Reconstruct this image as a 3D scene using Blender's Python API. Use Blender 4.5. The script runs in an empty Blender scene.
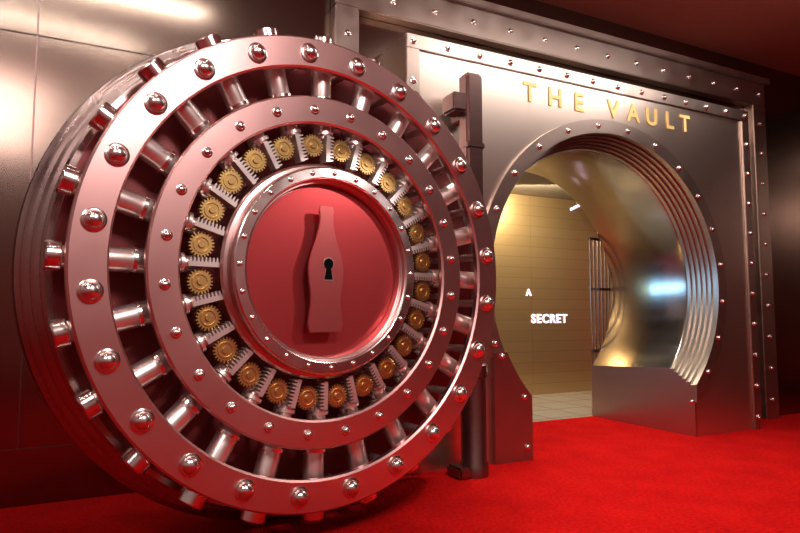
import bpy, bmesh, math, random
from mathutils import Vector, Matrix
from mathutils.geometry import tessellate_polygon
random.seed(3)
pi=math.pi
sc=bpy.context.scene
col=sc.collection
try:
    sc.view_settings.view_transform='Standard'
except Exception: pass

# ---------------- materials ----------------
def mat(name,color,metal=0.0,rough=0.5,var=0.0,scale=(1,1,1),nscale=8.0,bump=0.0,emit=None,estr=0,rvar=0.0,aniso=0.0,color2=None,coat=0,spec=.5):
    m=bpy.data.materials.new(name); m.use_nodes=True
    nt=m.node_tree; b=nt.nodes['Principled BSDF']
    b.inputs['Base Color'].default_value=(*color,1)
    b.inputs['Metallic'].default_value=metal
    b.inputs['Roughness'].default_value=rough
    b.inputs['Anisotropic'].default_value=aniso
    b.inputs['Coat Weight'].default_value=coat
    b.inputs['Specular IOR Level'].default_value=spec
    if emit:
        b.inputs['Emission Color'].default_value=(*emit,1); b.inputs['Emission Strength'].default_value=estr
    tc=nt.nodes.new('ShaderNodeTexCoord'); mp=nt.nodes.new('ShaderNodeMapping')
    mp.inputs['Scale'].default_value=scale
    nt.links.new(tc.outputs['Object'],mp.inputs['Vector'])
    n=nt.nodes.new('ShaderNodeTexNoise'); n.inputs['Scale'].default_value=nscale; n.inputs['Detail'].default_value=5
    nt.links.new(mp.outputs['Vector'],n.inputs['Vector'])
    c2=color2 or tuple(c*(1-var) for c in color)
    mx=nt.nodes.new('ShaderNodeMix'); mx.data_type='RGBA'
    mx.inputs[6].default_value=(*color,1); mx.inputs[7].default_value=(*c2,1)
    nt.links.new(n.outputs['Fac'],mx.inputs[0]); nt.links.new(mx.outputs[2],b.inputs['Base Color'])
    if rvar:
        mr=nt.nodes.new('ShaderNodeMapRange')
        mr.inputs['To Min'].default_value=max(0.02,rough-rvar); mr.inputs['To Max'].default_value=rough+rvar
        mr.inputs['From Min'].default_value=.3; mr.inputs['From Max'].default_value=.7
        nt.links.new(n.outputs['Fac'],mr.inputs['Value']); nt.links.new(mr.outputs[0],b.inputs['Roughness'])
    if bump:
        bp=nt.nodes.new('ShaderNodeBump'); bp.inputs['Strength'].default_value=bump; bp.inputs['Distance'].default_value=.01
        nt.links.new(n.outputs['Fac'],bp.inputs['Height']); nt.links.new(bp.outputs[0],b.inputs['Normal'])
    return m
M_ring=mat('red_lit_satin_steel',(.74,.43,.41),1,.35,.05,(1,1,1),3,rvar=.02)  # red room light is put into the steel's rose base colour
M_hub=mat('satin_hub_steel',(.70,.48,.46),1,.30,.08,(1,1,1),3,rvar=.03)
M_bright=mat('polished_steel',(.90,.82,.79),1,.2,.1,(1,1,1),6,rvar=.05)
M_rod=mat('rod_steel',(.90,.78,.74),.92,.34,.05,(1,1,1),5,rvar=.02)
M_rack=mat('rack_steel',(.84,.74,.70),.85,.34,.06,(1,1,1),5)
M_flange=mat('flange_steel',(.42,.30,.28),1,.27,.15,(1,1,1),4,rvar=.05)
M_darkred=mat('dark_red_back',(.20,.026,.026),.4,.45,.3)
M_disc=mat('red_lacquer_disc',(.45,.052,.056),.8,.34,.06,(1,1,1),2)
M_emblem=mat('emblem_bronze_red',(.52,.12,.12),.88,.34,.08,(30,1,1),6)
M_brass=mat('brass',(.70,.48,.18),1,.36,.15,(1,1,1),20)
M_gold=mat('gold_letter',(1,.76,.28),.15,.4,.03)
M_black=mat('black',(.004,.004,.004),0,.9,spec=0)
M_wall=mat('brushed_wall_steel',(.27,.20,.165),1,.19,.22,(.02,.02,120),3,aniso=.4)
M_plate=mat('brushed_frame_steel',(.66,.54,.47),1,.33,.06,(.02,.02,160),3)
M_trim=mat('trim_steel',(.52,.41,.36),1,.34,.12,(1,1,1),5,rvar=.05)
M_step=mat('bronze_step_steel',(.48,.42,.37),1,.32,.1,(1,1,1),5)
M_lining=mat('tunnel_steel',(.46,.43,.40),1,.17,.18,(3,.3,3),3,rvar=.03)
M_post=mat('dark_bronze_steel',(.25,.155,.145),1,.33,.2,(1,1,6),5)
M_jamb=mat('jamb_steel',(.52,.33,.30),1,.33,.08,(1,1,1),4)
M_bracket=mat('dark_red_bronze',(.36,.11,.10),.9,.38,.2,(1,1,1),5)
M_bar=mat('gate_bar_steel',(.34,.27,.22),1,.3,.1)
M_ceil=mat('ceiling_red_reflection',(.28,.085,.06),0,.7,.1,spec=.1)  # the carpet's red reflection is put into the ceiling's base colour
M_ceil2=mat('corridor_ceiling_paint',(.16,.14,.11),0,.7,.1,spec=.1)
M_carpet=mat('red_carpet',(.76,.011,.009),0,.95,.2,(1,1,1),2.6,color2=(.40,.004,.006),spec=.02)
nt=M_carpet.node_tree; b=nt.nodes['Principled BSDF']
n2=nt.nodes.new('ShaderNodeTexNoise'); n2.inputs['Scale'].default_value=34; n2.inputs['Detail'].default_value=7; n2.inputs['Roughness'].default_value=.7
tc=nt.nodes.new('ShaderNodeTexCoord'); nt.links.new(tc.outputs['Object'],n2.inputs['Vector'])
bp=nt.nodes.new('ShaderNodeBump'); bp.inputs['Strength'].default_value=.8; bp.inputs['Distance'].default_value=.05
nt.links.new(n2.outputs['Fac'],bp.inputs['Height']); nt.links.new(bp.outputs[0],b.inputs['Normal'])
mr=nt.nodes.new('ShaderNodeMapRange'); mr.inputs['From Min'].default_value=.35; mr.inputs['From Max'].default_value=.65; mr.inputs['To Min'].default_value=.62; mr.inputs['To Max'].default_value=1.08
nt.links.new(n2.outputs['Fac'],mr.inputs['Value'])
src=b.inputs['Base Color'].links[0].from_socket
vm=nt.nodes.new('ShaderNodeVectorMath'); vm.operation='SCALE'
nt.links.new(src,vm.inputs[0]); nt.links.new(mr.outputs[0],vm.inputs['Scale']); nt.links.new(vm.outputs[0],b.inputs['Base Color'])
def brickmat(name,c1,c2,mortar,metal,rough,bw,rh,ms,offset=.5,rot=(pi/2,0,0)):
    m=bpy.data.materials.new(name); m.use_nodes=True; nt=m.node_tree; b=nt.nodes['Principled BSDF']
    tc=nt.nodes.new('ShaderNodeTexCoord'); mp=nt.nodes.new('ShaderNodeMapping'); mp.inputs['Rotation'].default_value=rot
    br=nt.nodes.new('ShaderNodeTexBrick'); br.inputs['Scale'].default_value=1
    br.inputs['Brick Width'].default_value=bw; br.inputs['Row Height'].default_value=rh; br.inputs['Mortar Size'].default_value=ms
    br.offset=offset
    br.inputs['Color1'].default_value=(*c1,1); br.inputs['Color2'].default_value=(*c2,1); br.inputs['Mortar'].default_value=(*mortar,1)
    nt.links.new(tc.outputs['Object'],mp.inputs[0]); nt.links.new(mp.outputs[0],br.inputs[0]); nt.links.new(br.outputs['Color'],b.inputs['Base Color'])
    b.inputs['Metallic'].default_value=metal; b.inputs['Roughness'].default_value=rough
    return m
M_goldwall=brickmat('gold_panels',(.70,.49,.25),(.66,.455,.225),(.47,.32,.16),.85,.29,1.6,.19,.004,0,(-pi/2,0,0))
M_tile=brickmat('tile_floor',(.40,.35,.28),(.36,.31,.25),(.16,.14,.11),0,.16,.6,.6,.01,0,(0,0,0))
M_glow=mat('violet_glow',(.9,.8,1),0,.5,emit=(.80,.62,1),estr=1.15,color2=(.9,.8,1))
M_glow.node_tree.nodes['Principled BSDF'].inputs['Specular IOR Level'].default_value=0

# ---------------- mesh helpers ----------------
def link(o,parent=None,loc=(0,0,0),rot=(0,0,0)):
    col.objects.link(o); o.parent=parent; o.location=loc; o.rotation_euler=rot; return o
def mkmesh(name,verts,faces,mt,smooth=False,ang=35,recalc=True):
    me=bpy.data.meshes.new(name); me.from_pydata(verts,[],faces)
    bm=bmesh.new(); bm.from_mesh(me)
    bmesh.ops.remove_doubles(bm,verts=bm.verts,dist=1e-6)
    if recalc: bmesh.ops.recalc_face_normals(bm,faces=bm.faces)
    if smooth:
        for f in bm.faces: f.smooth=True
        for e in bm.edges:
            if len(e.link_faces)==2 and e.calc_face_angle(0)>math.radians(ang): e.smooth=False
    bm.to_mesh(me); bm.free()
    me.materials.append(mt); return me
def obj(name,me,parent=None,loc=(0,0,0),rot=(0,0,0)):
    return link(bpy.data.objects.new(name,me),parent,loc,rot)
def lathe_data(prof,seg=96,axis='Y',closed=False,a0=0,a1=2*pi):
    V=[];F=[];n=len(prof); full=abs(a1-a0-2*pi)<1e-6
    cnt=seg if full else seg+1
    for i in range(cnt):
        a=a0+(a1-a0)*i/seg
        for r,y in prof:
            if axis=='Y': V.append((r*math.cos(a),y,r*math.sin(a)))
            else: V.append((r*math.cos(a),r*math.sin(a),y))
    m=n if closed else n-1
    for i in range(seg):
        i2=(i+1)%cnt
        for j in range(m):
            j2=(j+1)%n
            F.append((i*n+j,i*n+j2,i2*n+j2,i2*n+j))
    return V,F
def merge(*parts):
    V=[];F=[]
    for v,f in parts:
        o=len(V); V+=v; F+=[tuple(k+o for k in q) for q in f]
    return V,F
def box(x0,x1,y0,y1,z0,z1):
    V=[(x0,y0,z0),(x1,y0,z0),(x1,y1,z0),(x0,y1,z0),(x0,y0,z1),(x1,y0,z1),(x1,y1,z1),(x0,y1,z1)]
    F=[(0,1,2,3),(4,5,6,7),(0,1,5,4),(1,2,6,5),(2,3,7,6),(3,0,4,7)]
    return V,F
def bevel_mesh(me,w=.01,seg=2):
    bm=bmesh.new(); bm.from_mesh(me)
    es=[e for e in bm.edges if len(e.link_faces)==2 and e.calc_face_angle(0)>.6]
    bmesh.ops.bevel(bm,geom=es,offset=w,segments=seg,affect='EDGES',clamp_overlap=True)
    bm.to_mesh(me); bm.free(); return me
def boxmesh(name,b6,mt,bev=.008):
    v,f=box(*b6); me=mkmesh(name,v,f,mt)
    if bev: bevel_mesh(me,bev)
    return me
def prism(outline,y0,y1,tess=False):
    n=len(outline)
    V=[(x,y0,z) for x,z in outline]+[(x,y1,z) for x,z in outline]
    if tess:
        tri=tessellate_polygon([[Vector((x,z,0)) for x,z in outline]])
        F=[tuple(t) for t in tri]+[tuple(n+i for i in reversed(t)) for t in tri]
    else:
        F=[tuple(range(n)),tuple(range(2*n-1,n-1,-1))]
    F+=[(i,(i+1)%n,n+(i+1)%n,n+i) for i in range(n)]
    return V,F
def ringprof(r0,r1,y0,y1,c=.012):
    return [(r0,y1),(r0,y0+c),(r0+c,y0),(r1-c,y0),(r1,y0+c),(r1,y1)]
def dome(r,collar=1.25,h=.85):
    p=[(r*collar,0),(r*collar,-r*.18),(r*1.05,-r*.28)]
    for i in range(7):
        a=i/6*pi/2; p.append((r*math.cos(a)+1e-5*(i==6),-r*.28-r*h*math.sin(a)))
    return lathe_data(p,20)
def meta(o,label,cat,group=None):
    o['label']=label; o['category']=cat
    if group: o['group']=group
def empty(name,loc,rotz,label,cat):
    e=bpy.data.objects.new(name,None); e.empty_display_size=.3
    col.objects.link(e); e.location=loc; e.rotation_euler=(0,0,rotz); meta(e,label,cat); return e

# ---------------- camera ----------------
CAMH=1.42
cam=bpy.data.cameras.new('camera'); co=bpy.data.objects.new('camera',cam); col.objects.link(co)
co.location=(0,0,CAMH); co.rotation_euler=(pi/2+math.radians(4.5),0,0); cam.lens=27.76; cam.sensor_width=36
sc.camera=co
AW=math.radians(26.8); P0=(1.284,6.25,0)

# ================= VAULT DOOR =================
TH=math.radians(36.4); DZ=1.71
door=empty('vault_door',(-.45,3.96,0),TH,'huge round steel vault door on red carpet, riveted rings, brass gears','vault door')
C=(0,0,DZ)
fp=[(1e-4,.36),(1.565,.36),(1.58,.375),(1.58,.42),(1.60,.43),(1.61,.435),(1.62,.445),(1.62,.49),(1.64,.50),(1.65,.505),(1.66,.515),(1.66,.57),(1.675,.58),(1.685,.585),(1.69,.595),(1.69,.69),(1.68,.70),(1.60,.70),(1.60,.76),(1e-4,.76)]
v,f=lathe_data(fp,160); flange=obj('door_slab',mkmesh('door_slab',v,f,M_flange,True,30),door,C)
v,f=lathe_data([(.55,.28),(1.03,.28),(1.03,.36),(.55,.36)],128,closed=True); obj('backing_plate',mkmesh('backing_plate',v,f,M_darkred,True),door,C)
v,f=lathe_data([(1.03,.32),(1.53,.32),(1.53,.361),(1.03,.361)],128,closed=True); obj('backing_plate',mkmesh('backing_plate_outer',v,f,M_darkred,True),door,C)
v,f=lathe_data(ringprof(1.31,1.512,0,.05),160,closed=True); ring1=obj('outer_ring',mkmesh('outer_ring',v,f,M_ring,True,30),door,C)
v,f=lathe_data(ringprof(.95,1.13,0,.045),160,closed=True); ring2=obj('middle_ring',mkmesh('middle_ring',v,f,M_ring,True,30),door,C)
v,f=dome(.050); m_b1=mkmesh('rivet',v,f,M_bright,True,50)
v,f=dome(.025); m_b2=mkmesh('small_rivet',v,f,M_bright,True,50)
v,f=lathe_data([(.03,.05),(.03,.33)],14); m_st=mkmesh('standoff',v,f,M_rod,True)
v,f=lathe_data([(.022,.045),(.022,.33)],14); m_st2=mkmesh('standoff_small',v,f,M_rod,True)
A0=math.radians(6.9)
for k in range(24):
    a=A0+k*pi/12
    p=(1.405*math.cos(a),0,1.405*math.sin(a))
    obj('rivet',m_b1,ring1,p); obj('standoff',m_st,ring1,p)
    p=(1.037*math.cos(a),0,1.037*math.sin(a))
    obj('rivet',m_b2,ring2,p); obj('standoff',m_st2,ring2,p)
YR=.17
rp=[(1e-4,.80),(.05,.80),(.05,.97),(.065,.975),(.068,.98),(.068,1.49),(.058,1.495),(.058,1.53),(1e-4,1.53)]
v,f=lathe_data(rp,28,axis='Z'); m_rod=mkmesh('locking_rod',v,f,M_rod,True)
v,f=lathe_data([(1e-4,1.515),(.076,1.515),(.080,1.52),(.080,1.582),(.074,1.59),(1e-4,1.592)],28,axis='Z'); m_cap=mkmesh('end_cap',v,f,M_bright,True,30)
v,f=lathe_data([(.067,1.145),(.080,1.148),(.080,1.168),(.067,1.171)],28,axis='Z'); m_col=mkmesh('collar',v,f,M_bright,True,30)
v,f=lathe_data([(1e-4,.875),(.036,.88),(.036,.90),(.058,.905),(.058,.925),(.042,.93),(.042,1.02),(1e-4,1.02)],24,axis='Z'); m_pis=mkmesh('piston',v,f,M_rod,True)
out=[(-.022,.715),(-.022,.892),(.006,.892)]
nt_=8
for i in range(nt_):
    z=.890-.175*(i+.15)/nt_; dz=.175/nt_
    out+=[(.006,z),(.032,z-dz*.15),(.032,z-dz*.45),(.006,z-dz*.6)]
out+=[(.006,.715)]
oo=[]
for p in out:
    if not oo or (abs(p[0]-oo[-1][0])+abs(p[1]-oo[-1][1]))>1e-5: oo.append(p)
v,f=prism(oo,-.135,-.06); m_rack=mkmesh('rack',v,f,M_rack)
for k in range(24):
    a=A0+(k+.5)*pi/12
    r=obj('locking_rod',m_rod,door,(0,YR,DZ),(0,pi/2-a,0))
    obj('end_cap',m_cap,r); obj('rack',m_rack,r); obj('piston',m_pis,r,(0,-.062,0)); obj('collar',m_col,r)
gout=[];T=22
for i in range(T):
    for da,rr in ((0,.061),(.25,.061),(.38,.075),(.72,.075),(.87,.061)):
        a=(i+da)/T*2*pi; gout.append((rr*math.cos(a),rr*math.sin(a)))
g1=prism(gout,.0,.035)
g2=lathe_data([(.050,.001),(.048,-.006),(.040,-.006),(.038,.001)],28)
g3=lathe_data([(.020,.001),(.020,-.008),(.018,-.010),(1e-4,-.010)],20)
v,f=merge(g1,g2,g3); m_gear=mkmesh('gear',v,f,M_brass,True,25)
v,f=lathe_data([(.014,.03),(.014,.22)],12); m_ax=mkmesh('axle',v,f,M_post,True)
for k in range(24):
    a=A0+k*pi/12
    g=obj('gear',m_gear,door,(.82*math.cos(a),.065,DZ+.82*math.sin(a)),(0,k*.13,0))
    obj('axle',m_ax,g)
hp=[(.70,.3),(.70,.07),(.685,.055),(.665,.05),(.665,-.02),(.655,-.035),(.585,-.035),(.578,-.028),(.578,.0),(.572,.005),(.565,.005),(.56,.01),(.553,.06),(.548,.06),(.548,.3)]
v,f=lathe_data(hp,128,closed=True); hub=obj('hub_ring',mkmesh('hub_ring',v,f,M_hub,True,25),door,C)
v,f=lathe_data([(.656,-.0355),(.65,-.040),(.592,-.040),(.586,-.0355)],128); obj('polished_band',mkmesh('polished_band',v,f,M_bright,True),hub)
v,f=dome(.013); m_b3=mkmesh('tiny_rivet',v,f,M_bright,True,50)
for k in range(24):
    a=A0+(k+.5)*pi/12; obj('rivet',m_b3,hub,(.622*math.cos(a),-.040,.622*math.sin(a)))
v,f=lathe_data([(1e-4,.055),(.55,.055),(.55,.10),(1e-4,.10)],128); disc=obj('centre_disc',mkmesh('centre_disc',v,f,M_disc,True),door,C)
disc['label']='glossy red recessed centre disc'
ctrl=[(.405,.046),(.37,.054),(.345,.049),(.27,.054),(.18,.078),(.09,.110),(.01,.127),(-.07,.123),(-.15,.111),(-.22,.110),(-.29,.120),(-.35,.126),(-.40,.112)]
def catmull(P,n=6):
    R=[]
    for i in range(len(P)-1):
        p0=P[max(i-1,0)];p1=P[i];p2=P[i+1];p3=P[min(i+2,len(P)-1)]
        for j in range(n):
            t=j/n
            R.append(tuple(.5*((2*p1[k])+(-p0[k]+p2[k])*t+(2*p0[k]-5*p1[k]+4*p2[k]-p3[k])*t*t+(-p0[k]+3*p1[k]-3*p2[k]+p3[k])*t**3) for k in (0,1)))
    R.append(P[-1]); return R
hw=catmull(ctrl)
ol=[(w,z) for z,w in hw]+[(-w,z) for z,w in reversed(hw)]
v,f=prism(ol,-.032,-.016); me=mkmesh('bottle_emblem',v,f,M_emblem); bevel_mesh(me,.004)
em=obj('bottle_emblem',me,disc,(-.045,0,.0)); em['label']='raised bronze-red bottle silhouette plate with keyhole'
v,f=prism([(.03,.30),(-.03,.30),(-.08,-.30),(.08,-.30)],-.016,.056); obj('spacer',mkmesh('spacer',v,f,M_post),em)
kh0=[(.034*math.cos(t),.035+.034*math.sin(t)) for t in [math.radians(-60+i*15) for i in range(21)]]+[(-.030,-.065),(.030,-.065)]
kh=[(x+.015,z) for x,z in kh0]
v,f=prism(kh,-.0365,-.031); obj('keyhole',mkmesh('keyhole',v,f,M_black),em)
kh=[(x*1.2+.015,z*1.13) for x,z in kh0]
v,f=prism(kh,-.0345,-.031); obj('keyhole_rim',mkmesh('keyhole_rim',v,f,M_hub),em)
for z in (.42,2.9):
    obj('hinge_arm',boxmesh('hinge_arm',(-.5,1.45,.76,.92,z-.09,z+.09),M_post,.015),door)

# hinge post
hpst=empty('hinge_post',(.66,5.62,0),AW,'tall dark bronze hinge post standing on carpet beside the vault frame','hinge post')
obj('post_shaft',boxmesh('post_shaft',(-.09,.09,-.08,.08,.98,3.66),M_post,.025),hpst)
obj('post_band',boxmesh('post_band',(-.096,.096,-.088,.088,2.95,3.0),M_post,.008),hpst)
v,f=lathe_data([(1e-4,.0),(.13,.0),(.13,.10),(.115,.13),(.115,.86),(.13,.87),(.13,.97),(.10,.99),(1e-4,.99)],36,axis='Z'); obj('lower_support',mkmesh('lower_support',v,f,M_post,True),hpst)
obj('foot_plate',boxmesh('foot_plate',(-.22,-.10,-.12,.12,0,.10),M_post,.02),hpst)
obj('top_bracket',boxmesh('top_bracket',(-.22,-.07,-.06,.16,3.28,3.46),M_post,.02),hpst)
obj('wall_bracket',boxmesh('wall_bracket',(-.07,.07,.07,.255,3.24,3.40),M_post,.01),hpst)
obj('wall_bracket',boxmesh('wall_bracket_low',(-.07,.07,.07,.255,1.20,1.34),M_post,.01),hpst)

# ================= VAULT FRAME =================
fr=empty('vault_frame',P0,AW,'brushed steel vault portal with riveted border and round stepped opening','vault frame')
CS,CZ,NH=1.22,1.76,1.22
def keyhole_pts(r,n=96,nh=NH):
    h=math.sqrt(r*r-nh*nh); a=math.atan2(-h,nh)
    a_s=a; a_e=pi-a
    return [(CS+r*math.cos(a_s+(a_e-a_s)*i/n),CZ+r*math.sin(a_s+(a_e-a_s)*i/n)) for i in range(n+1)]
def keyplate(x0,x1,zt,r,y0,y1):
    nh=NH+.03
    kp=keyhole_pts(r,96,nh)
    outl=[(x0,0),(CS-nh,0)]+kp[::-1]+[(CS+nh,0),(x1,0),(x1,zt),(x0,zt)]
    return prism(outl,y0,y1,True)
PX0,PX1,PT=-1.38,3.64,4.07
v,f=keyplate(PX0,PX1,PT,1.73,0,.5); obj('face_plate',mkmesh('face_plate',v,f,M_plate),fr)
bw=.14
for nm,b6 in (('border_strip',(PX0,PX1,-.025,.0,PT-bw,PT)),('border_strip',(PX1-bw,PX1,-.025,.0,0,PT-bw)),('border_strip',(PX0,PX0+bw,-.025,.0,0,PT-bw))):
    obj(nm,boxmesh(nm,b6,M_trim,.006),fr)
v,f=dome(.026); m_fb=mkmesh('frame_rivet',v,f,M_bright,True,50)
N=13
for i in range(N+1):
    obj('rivet',m_fb,fr,(PX0+.07+(PX1-PX0-.14)*i/N,-.025,PT-.07))
for i in range(1,11):
    for xx in (PX0+.07,PX1-.07): obj('rivet',m_fb,fr,(xx,-.025,PT-.07-i*.385))
def arc_ring(r0,r1,y0,y1,n=96):
    a=keyhole_pts(r0,n); b_=keyhole_pts(r1,n)
    V=[];F=[]
    for p,q in zip(a,b_):
        V+=[(p[0],y1,p[1]),(p[0],y0,p[1]),(q[0],y0,q[1]),(q[0],y1,q[1])]
    for i in range(n):
        for j in range(4):
            F.append((i*4+j,i*4+(j+1)%4,i*4+4+(j+1)%4,i*4+4+j))
    F+=[(0,1,2,3),tuple(n*4+j for j in (3,2,1,0))]
    return V,F
v,f=arc_ring(1.68,1.83,-.035,.0); obj('trim_ring',mkmesh('trim_ring',v,f,M_trim,True,30),fr)
for k in range(18):
    a=math.radians(-50+k*280/19)
    obj('rivet',m_fb,fr,(CS+1.755*math.cos(a),-.035,CZ+1.755*math.sin(a)))
arc=[p for p in keyhole_pts(1.67,160) if p[0]<CS and p[1]<1.10]
outl=arc+[(CS-NH,0),(-.45,0),(-.45,arc[0][1])]
v,f=prism(outl,-.06,-.0,True); brk=obj('flared_bracket',mkmesh('flared_bracket',v,f,M_bracket),fr); brk['label']='curved dark red bronze base bracket'
for a in (205,221):
    a=math.radians(a); obj('rivet',m_fb,brk,(CS+1.745*math.cos(a),-.06,CZ+1.745*math.sin(a)))
obj('rivet',m_fb,brk,(CS-NH-.07,-.06,.13))
prof=[(1.74,.0),(1.685,.0)]
r=1.685;d=0
for i in range(5):
    d+=.055; prof.append((r,d)); r-=.022; prof.append((r,d))
prof+=[(r,.32),(1.57,.335),(1.61,1.62),(1.63,1.66)]
def sweep(pr,mt,name):
    n=96; V=[];F=[]
    for r,d in pr:
        for p in keyhole_pts(r,n): V.append((p[0],d,p[1]))
    for i in range(len(pr)-1):
        for j in range(n): F.append((i*(n+1)+j,i*(n+1)+j+1,(i+1)*(n+1)+j+1,(i+1)*(n+1)+j))
    return obj(name,mkmesh(name,V,F,mt,True,30),fr)
sweep(prof[:-3],M_step,'stepped_collar'); sweep(prof[-4:],M_lining,'tunnel_lining')
for sx in (-1,1):
    pts=[(d,CZ-math.sqrt(r*r-NH*NH)) for r,d in prof]
    poly=[(pts[0][0],0)]+pts+[(pts[-1][0],0)]
    n=len(poly); xa=CS+sx*NH; xb=CS+sx*(NH+.028)
    V=[(xa,y,z) for y,z in poly]+[(xb,y,z) for y,z in poly]
    tri=tessellate_polygon([[Vector((y,z,0)) for y,z in poly]])
    F=[tuple(t) for t in tri]+[tuple(n+i for i in reversed(t)) for t in tri]+[(i,(i+1)%n,n+(i+1)%n,n+i) for i in range(n)]
    obj('sill_panel',mkmesh('sill_panel',V,F,M_jamb),fr)
def text(name,body,size,mt,parent,loc,extr=.02,offset=.0,space=1.0,align='CENTER',bev=.0):
    cu=bpy.data.curves.new(name,'FONT'); cu.body=body; cu.size=size; cu.extrude=extr; cu.offset=offset
    cu.space_character=space; cu.align_x=align; cu.bevel_depth=bev
    o=bpy.data.objects.new(name,cu); col.objects.link(o)
    dg=bpy.context.evaluated_depsgraph_get(); dg.update()
    me=bpy.data.meshes.new_from_object(o.evaluated_get(dg)); bpy.data.objects.remove(o)
    me.materials.clear(); me.materials.append(mt); me.name=name
    r=bpy.data.objects.new(name,me); col.objects.link(r); r.parent=parent; r.location=loc; r.rotation_euler=(pi/2,0,0); return r
for ch,s in zip('THEVAULT',(.08,.42,.75,1.26,1.57,1.87,2.17,2.44)):
    l_=text('letter',ch,.285,M_gold,fr,(s,-.006,3.645),.005,.007)
    l_['label']='raised gold capital letter %s'%ch

su=empty('outer_surround',P0,AW,'riveted steel outer surround fixed to the wall around the portal','surround')
obj('surround_strip',boxmesh('surround_top',(-1.95,4.62,.36,.5,4.40,4.72),M_trim,.01),su)
obj('surround_strip',boxmesh('surround_left',(-1.95,-1.70,.36,.5,0,4.40),M_trim,.01),su)
obj('surround_strip',boxmesh('surround_right',(4.34,4.62,.36,.5,0,4.40),M_trim,.01),su)
obj('surround_ledge',boxmesh('surround_ledge',(-1.98,4.67,.30,.5,4.72,4.80),M_trim,.01),su)
for i in range(14): obj('rivet',m_fb,su,(-1.82+6.30*i/13,.36,4.56))
for i in range(1,11):
    for xx in (-1.82,4.48): obj('rivet',m_fb,su,(xx,.36,4.56-i*.43))

# ================= STRUCTURE =================
def wallobj(name,me,loc=P0,rotz=AW):
    o=bpy.data.objects.new(name,me); col.objects.link(o); o.location=loc; o.rotation_euler=(0,0,rotz); o['kind']='structure'; return o
ou=[(-9,0),(-1.0,0),(-1.0,3.7),(3.4,3.7),(3.4,0),(7.5,0),(7.5,5.1),(-9,5.1)]
V,F=prism(ou,.5,.8)
F=F[2:]+[(0,1,2,7),(2,3,6,7),(3,4,5,6),(8,15,10,9),(10,15,14,11),(11,14,13,12)]
wallobj('wall_back',mkmesh('wall_back',V,F,M_wall))
v,f=box(-9,7.5,-12,1.66,-.05,0); wallobj('floor',mkmesh('floor',v,f,M_carpet))
v,f=box(-2,8,1.66,3.9,-.05,-.002); wallobj('floor.001',mkmesh('floor_tile',v,f,M_tile))
v,f=box(-9,7.5,-12,.8,5.1,5.2); wallobj('ceiling',mkmesh('ceiling',v,f,M_ceil))
v,f=box(-2,8,1.7,4.1,3.6,3.7); wallobj('ceiling.001',mkmesh('ceiling_b',v,f,M_ceil2))
v,f=box(-2,8,3.9,4.0,0,3.6); wallobj('wall_inner',mkmesh('wall_inner',v,f,M_goldwall))
v,f=box(7.3,7.5,-12,.5,0,5.1); wallobj('wall_right',mkmesh('wall_right',v,f,M_wall))
for nm,b6 in (('baseboard_back',(-9,-1.96,.485,.5,0,.42)),('trim_1',(-9,-1.96,.487,.5,3.62,3.632))):
    wallobj(nm,boxmesh(nm,b6,M_wall,.003))
for i,xs in enumerate((-4.4,-6.9)):
    wallobj('trim_%d'%(i+2),boxmesh('trim',(xs,xs+.012,.487,.5,.42,5.1),M_post,.003))

gt=empty('barred_gate',P0,AW,'steel gate with vertical bars at the inner tunnel end','gate')
v,f=lathe_data([(.014,.0),(.014,2.5)],12,axis='Z'); m_bar=mkmesh('bar',v,f,M_bar,True)
for i in range(12): obj('bar',m_bar,gt,(2.60+i*.072,1.80,.06))
for z in (.06,.9,1.8,2.54): obj('crossbar',boxmesh('crossbar',(2.58,3.42,1.78,1.82,z-.06 if z<.1 else z-.02,z+.02),M_bar,.004),gt)
s1=text('lit_word','SECRET',.22,M_glow,None,(0,0,0),.004,.007,1.17)
s2=text('lit_word','A',.165,M_glow,None,(0,0,0),.004,.006,1.0)
def wpt(s,y,z): return (P0[0]+math.cos(AW)*s-math.sin(AW)*y,P0[1]+math.sin(AW)*s+math.cos(AW)*y,z)
for o,s,z in ((s1,3.60,1.28),(s2,3.13,1.77)):
    o.location=wpt(s,3.89,z); o.rotation_euler=(pi/2,0,AW)
meta(s1,'glowing pinkish white word SECRET on the gold wall','lit sign'); meta(s2,'small glowing letter A on the gold wall','lit sign')

ls=obj('glow_mark',boxmesh('glow_mark',(-.15,.15,-.015,.015,-.02,.02),M_glow,.006),None,wpt(2.84,2.3,3.12),(0,math.radians(-24),AW))  # added glowing bar, stands in for small unreadable lit lettering
meta(ls,'small slanted violet-white glow standing in for unreadable lit lettering','glow mark')
v,f=lathe_data([(.004,.015),(.004,.48)],8,axis='Z'); obj('hanging_rod',mkmesh('hanging_rod',v,f,M_post),ls,(0,0,0),(0,math.radians(24),0))  # added support for the stand-in bar

# ================= LIGHTS =================
def area(name,loc,target,size,energy,color=(1,1,1),sy=None):
    l=bpy.data.lights.new(name,'AREA'); l.energy=energy; l.color=color; l.size=size
    if sy: l.shape='RECTANGLE'; l.size_y=sy
    o=bpy.data.objects.new(name,l); col.objects.link(o); o.location=loc
    o.rotation_euler=(Vector(target)-Vector(loc)).to_track_quat('-Z','Y').to_euler(); return o
def spot(name,loc,target,energy,ang,color=(1,1,1),blend=.6,rad=.08):
    l=bpy.data.lights.new(name,'SPOT'); l.energy=energy; l.color=color; l.spot_size=math.radians(ang); l.spot_blend=blend; l.shadow_soft_size=rad
    o=bpy.data.objects.new(name,l); col.objects.link(o); o.location=loc
    o.rotation_euler=(Vector(target)-Vector(loc)).to_track_quat('-Z','Y').to_euler(); return o
area('key_light',(1.6,.4,4.8),(-.4,4,1.7),1.1,205,(1,.90,.86))  # added overhead light to brighten the door rings
area('room_fill',(-1.2,-.8,4.8),(-.5,4,2.2),1.6,95,(1,.84,.80))  # added soft light behind the camera, fills the door side
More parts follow.
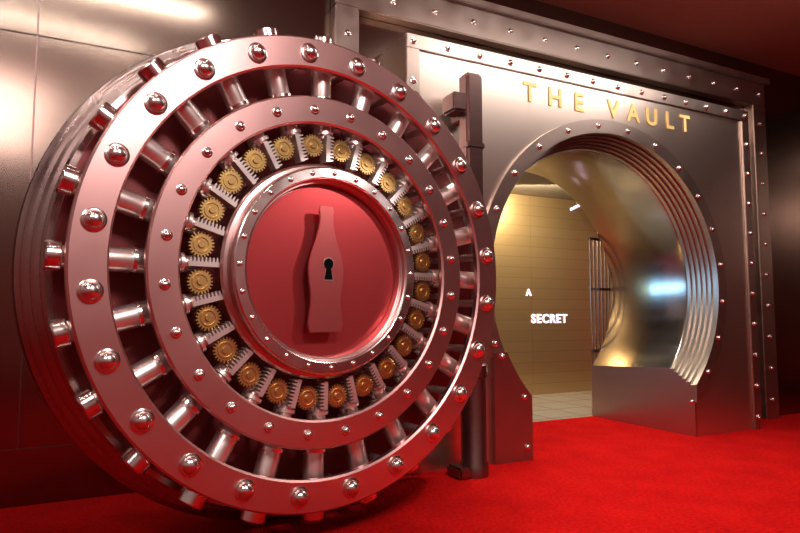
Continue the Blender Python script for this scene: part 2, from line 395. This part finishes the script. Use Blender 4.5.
area('cove_lamp',wpt(-4.6,-1.3,4.95),wpt(-4.6,.5,3.6),3.5,26,(1,.95,.88),.03)
area('cove_lamp',wpt(-5.2,-2.3,4.95),wpt(-4.6,.5,3.6),3.5,20,(1,.95,.88),.03)
area('cove_lamp',wpt(1.8,-1.9,4.95),wpt(1.8,.0,2.8),4,60,(1,.92,.85),.25)
spot('emblem_spot',(2.6,3.0,3.6),(-.45,3.96,1.71),300,24,(1,.84,.80),.5,.03)  # added spot, throws the bottle emblem's shadow to the left
for s,y,e in ((-4.6,-.35,18),(-3.0,-.35,60),(-1.05,-.35,250),(1.2,-1.2,70),(3.0,-.5,140)):
    spot('downlight',wpt(s,y,4.95),wpt(s,.2,0),e,70,(1,.94,.86))
spot('carpet_spot',(2.2,2.5,4.9),(2.8,4.6,0),1000,66,(1,.78,.62),.9)
spot('carpet_spot',(1.0,.6,4.9),(1.6,2.5,0),220,66,(1,.7,.6),.9)  # added spot so the carpet bounces red onto the door
area('tunnel_lamp',wpt(.8,.5,3.1),wpt(2.4,.8,.4),.35,38,(1,.90,.72))
area('corridor_light',wpt(2.6,3.0,3.5),wpt(3.1,3.9,2.4),1.6,125,(1,.84,.55),.4)
area('corridor_light',wpt(2.2,2.4,3.5),wpt(2.4,2.6,0),.8,30,(1,.88,.68),.4)
area('corridor_light',wpt(-.9,2.6,1.9),wpt(2.7,.9,1.8),3.0,30,(.30,.64,1),.35)  # added blue light for cool reflections in the tunnel lining
w=bpy.data.worlds.new('world'); sc.world=w; w.use_nodes=True
nt=w.node_tree; bg=nt.nodes['Background']; tc=nt.nodes.new('ShaderNodeTexCoord'); sx_=nt.nodes.new('ShaderNodeSeparateXYZ'); cr=nt.nodes.new('ShaderNodeValToRGB')
nt.links.new(tc.outputs['Generated'],sx_.inputs[0]); nt.links.new(sx_.outputs['Z'],cr.inputs[0]); nt.links.new(cr.outputs[0],bg.inputs[0])
cr.color_ramp.elements[0].position=0; cr.color_ramp.elements[0].color=(.52,.085,.075,1)
cr.color_ramp.elements[1].position=.3; cr.color_ramp.elements[1].color=(.64,.43,.39,1)
bg.inputs[1].default_value=.43
